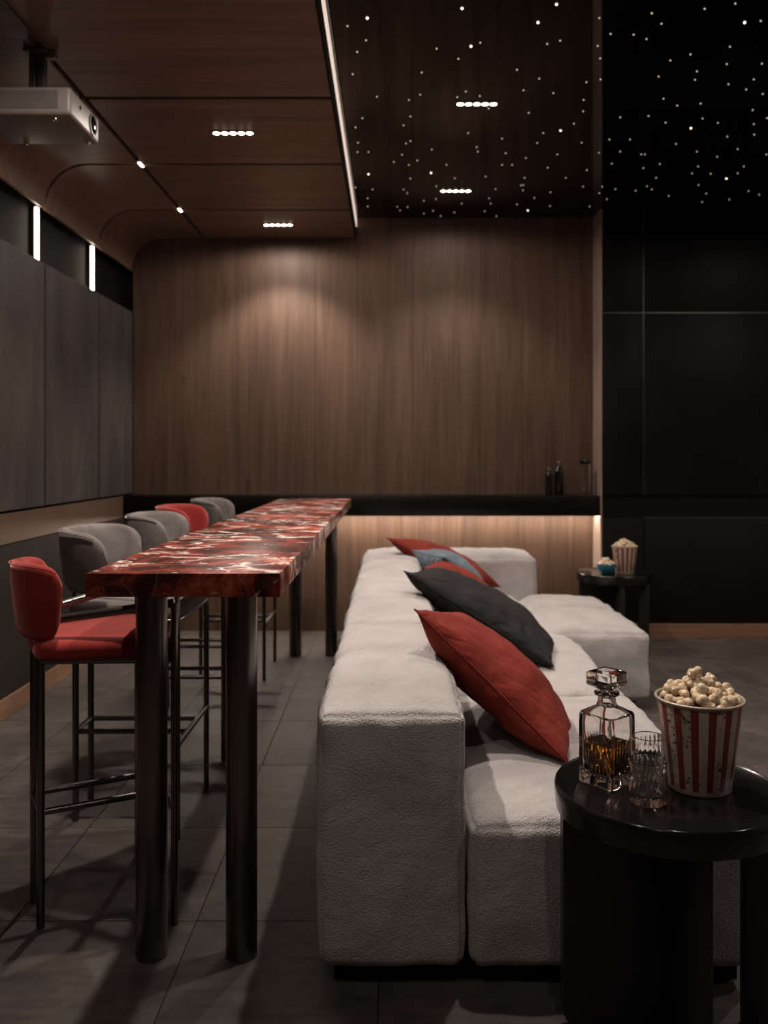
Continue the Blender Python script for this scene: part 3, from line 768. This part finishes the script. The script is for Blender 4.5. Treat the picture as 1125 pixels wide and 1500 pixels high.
# ------------------------------------------------------------------ tumblers
def tumbler(x, y, label, r=0.0405, h=0.093):
    t = thing('whisky_glass', label, 'glass', (x, y, TZ + 0.0005), 0, 'cut crystal tumblers')
    def rad(a, i, z):
        if i in (2, 3, 4): return 1 - 0.05 * (0.5 + 0.5 * math.cos(20 * a + (i - 2) * 1.6))
        if i in (5, 6): return 1 - 0.035 * (0.5 + 0.5 * math.cos(20 * a))
        return 1
    bm = bmesh.new()
    lathe(bm, [(r * 0.90, 0), (r * 0.98, 0.003), (r, 0.010), (r, 0.022), (r, 0.034), (r, 0.038), (r, 0.078), (r, 0.083), (r, h - 0.0015), (r - 0.0015, h), (r - 0.0032, h - 0.0015), (r - 0.0036, 0.05), (r - 0.004, 0.024), (r * 0.78, 0.017), (r * 0.2, 0.016)], 120, rad)
    obj('tumbler_body', bm, M['glass'], t, angle=22)
    return t
tumbler(0.5605, 1.923, 'cut crystal whisky tumbler in front of the decanter')
tumbler(0.609, 2.083, 'whisky tumbler standing behind another one between decanter and bucket', 0.0365)

# ------------------------------------------------------------------ popcorn buckets
def bucket(x, y, z, label, s=1.0):
    t = thing('popcorn_bucket', label, 'popcorn bucket', (x, y, z), R(11), 'striped popcorn buckets')
    r0, r1, h = 0.069 * s, 0.0945 * s, 0.204 * s
    bm = bmesh.new()
    lathe(bm, [(r0 * 0.96, 0.0), (r0, 0.003), (r1, h), (r1 - 0.0015, h), (r0 - 0.0015, 0.006)], 72)
    o = obj('bucket_wall', bm, M['bucket'], t, angle=50)
    obj('rim', sweep(bmesh.new(), [(r1 * 1.012 * math.cos(2 * math.pi * k / 72), r1 * 1.012 * math.sin(2 * math.pi * k / 72), h) for k in range(72)], 0.0034 * s, 10, closed=True), M['bucket_rim'], t)
    return t, r1, h
def kernel(seed, r):
    rnd = random.Random(seed); bm = bmesh.new(); bmesh.ops.create_icosphere(bm, subdivisions=3, radius=1.0)
    lobes = [(Vector((rnd.uniform(-1, 1), rnd.uniform(-1, 1), rnd.uniform(-1, 1))).normalized() * rnd.uniform(0.35, 0.6), rnd.uniform(0.45, 0.7)) for _ in range(6)]
    for v in bm.verts:
        d = v.co.normalized(); best = 0.45
        for c, q in lobes:
            b = d.dot(c); disc = b * b - c.length_squared + q * q
            if disc > 0: best = max(best, b + math.sqrt(disc))
        v.co = d * best * r
    return bm
KM = []
for s in range(5):
    me = bpy.data.meshes.new('popcorn_piece'); b_ = kernel(s + 3, 0.0172); b_.to_mesh(me); b_.free(); me.materials.append(M['pop'])
    for p in me.polygons: p.use_smooth = True
    KM.append(me)
BX, BY = 0.703, 2.008
bk, br, bh = bucket(BX, BY, TZ + 0.0005, 'red striped popcorn bucket on the near side table')
rnd = random.Random(12); placed = []
def heap_z(rr, R0): return 0.046 * max(0, 1 - (rr / R0) ** 1.3) - 0.006
tries = 0
while len(placed) < 74 and tries < 6000:
    tries += 1
    a = rnd.uniform(0, 2 * math.pi); rr = (br - 0.016) * math.sqrt(rnd.random())
    p = Vector((rr * math.cos(a), rr * math.sin(a), heap_z(rr, br) + rnd.uniform(-0.010, 0.004)))
    if all((p - q).length > 0.0185 for q in placed): placed.append(p)
placed.append(Vector((-0.012, -0.01, 0.058))); placed.append(Vector((-0.018, 0.004, 0.050))); placed.append(Vector((0.028, 0.0, 0.047)))
for i, p in enumerate(placed):
    o = bpy.data.objects.new('popcorn_piece', KM[i % 5]); COL.objects.link(o)
    o.location = Vector((BX, BY, TZ + bh)) + p; o.rotation_euler = (rnd.uniform(0, 6), rnd.uniform(0, 6), rnd.uniform(0, 6)); k = rnd.uniform(0.75, 1.08); o.scale = (k, k, k)
    tag(o, 'piece of caramel popcorn heaped in the near striped bucket', 'popcorn', 'popcorn pieces in the near bucket')
def heap(name, label, x, y, z, r, seed):
    rn = random.Random(seed); bm = bmesh.new()
    for i in range(60):
        a = rn.uniform(0, 6.28); q = r * math.sqrt(rn.random()); b_ = kernel(rn.randint(0, 50), 0.014)
        me = bpy.data.meshes.new('tmp'); b_.to_mesh(me); b_.free()
        n0 = len(bm.verts); bm.from_mesh(me); bpy.data.meshes.remove(me); bm.verts.ensure_lookup_table()
        off = Vector((q * math.cos(a), q * math.sin(a), 0.040 * (1 - (q / r) ** 1.4) + rn.uniform(-0.012, 0.002)))
        for v in bm.verts[n0:]: v.co += off
    o = obj(name, bm, M['pop'], None, angle=180, loc=(x, y, z)); o['kind'] = 'stuff'
    return tag(o, label, 'popcorn')
FZ = 0.513 - 0.0015
b2, r2, h2 = bucket(1.578, 5.95, FZ, 'small-looking striped popcorn bucket on the far side table', 0.88)
heap('popcorn_heap', 'popcorn heaped in the far striped bucket', 1.578, 5.95, FZ + h2 + 0.002, r2 * 0.84, 5)
bowl = thing('snack_bowl', 'small teal bowl of popcorn on the far side table', 'bowl', (1.44, 5.90, FZ))
bm = bmesh.new(); lathe(bm, [(0.030, 0), (0.033, 0.004), (0.052, 0.022), (0.062, 0.045), (0.064, 0.066), (0.0615, 0.066), (0.058, 0.045), (0.045, 0.022), (0.02, 0.010)], 40)
obj('bowl_body', bm, M['teal'], bowl)
heap('popcorn_heap', 'popcorn heaped in the small teal bowl', 1.44, 5.90, FZ + 0.062, 0.047, 9)

# ------------------------------------------------------------------ bottles and jar on the ledge
LZ = 1.0165
def bottle(x, y, h, r, label):
    t = thing('oil_bottle', label, 'bottle', (x, y, LZ), 0, 'dark bottles on the ledge')
    bm = bmesh.new(); lathe(bm, [(r * 0.94, 0), (r, 0.004), (r, h * 0.70), (r * 0.92, h * 0.76), (r * 0.45, h * 0.83), (r * 0.38, h * 0.93), (r * 0.45, h * 0.935), (r * 0.45, h * 0.95)], 32)
    obj('bottle_body', bm, M['bottle'], t)
    bm = bmesh.new(); lathe(bm, [(r * 0.34, h * 0.95), (r * 0.36, h * 0.985), (r * 0.28, h)], 20); obj('cork', bm, M['cork'], t)
bottle(1.148, 6.40, 0.195, 0.027, 'short dark bottle with cork on the black ledge, left of a taller one')
bottle(1.222, 6.42, 0.245, 0.033, 'tall dark corked bottle on the black ledge beside a shorter bottle')
jar = thing('glass_jar', 'clear glass jar with a black lid on the black ledge', 'jar', (1.416, 6.42, LZ))
bm = bmesh.new(); r = 0.040
lathe(bm, [(r * 0.9, 0), (r, 0.006), (r, 0.19), (r * 0.86, 0.21), (r * 0.86, 0.222), (r * 0.74, 0.222), (r * 0.74, 0.21), (r * 0.86, 0.188), (r * 0.86, 0.014), (r * 0.3, 0.008)], 36)
obj('jar_body', bm, M['glass'], jar)
bm = bmesh.new(); lathe(bm, [(r * 0.98, 0.2225), (r, 0.2265), (r, 0.250), (r * 0.95, 0.254)], 36); obj('lid', bm, M['bottle'], jar)

# ================================================================== PROJECTOR
pj = thing('projector', 'pale box projector with a perforated grille hanging from the wooden ceiling', 'projector', (-1.41, 3.515, 2.60))
PX, PY = 0.19, 0.165
obj('body', B(-PX, PX, -PY, PY, 0, 0.108, 0.014, 4), M['proj'], pj)
obj('grille', B(-PX + 0.02, PX - 0.048, -PY - 0.0012, -PY + 0.004, 0.022, 0.092), M['grille'], pj, smooth=False)
def xdisc(prof):       # lathe about x
    bm = bmesh.new(); lathe(bm, prof, 32)
    bmesh.ops.rotate(bm, verts=bm.verts[:], cent=(0, 0, 0), matrix=Matrix.Rotation(R(90), 3, 'Y')); return bm
lr = obj('lens_ring', xdisc([(0.043, -0.004), (0.043, 0.004), (0.037, 0.005), (0.036, 0.001), (0.01, 0.001)]), M['mount'], pj, loc=(PX, 0.085, 0.052))
obj('lens', xdisc([(0.035, 0.0012), (0.030, 0.007), (0.018, 0.011), (0.004, 0.012)]), M['lens'], lr)
obj('sensor', xdisc([(0.008, -0.002), (0.008, 0.002), (0.004, 0.0025)]), M['lens'], pj, loc=(PX, -0.06, 0.066))
for fx_, fy_ in ((-0.10, 0.13), (0.155, 0.13), (0.12, -0.13)):
    bm = bmesh.new(); lathe(bm, [(0.008, -0.010), (0.011, -0.008), (0.011, 0.001)], 18); obj('foot', bm, M['screw'], pj, loc=(fx_, fy_, 0))
for sx in (-0.016, 0.018):
    obj('mount_rod', B(sx - 0.013, sx + 0.013, -0.02, 0.02, 0.106, 0.305, 0.003, 1), M['mount'], pj)
obj('mount_plate', B(-0.045, 0.045, -0.04, 0.04, 0.300, 0.3155, 0.003, 1), M['mount'], pj)
obj('mount_bracket', B(0.02, 0.075, -0.012, 0.018, 0.285, 0.3155, 0.003, 1), M['proj'], pj)
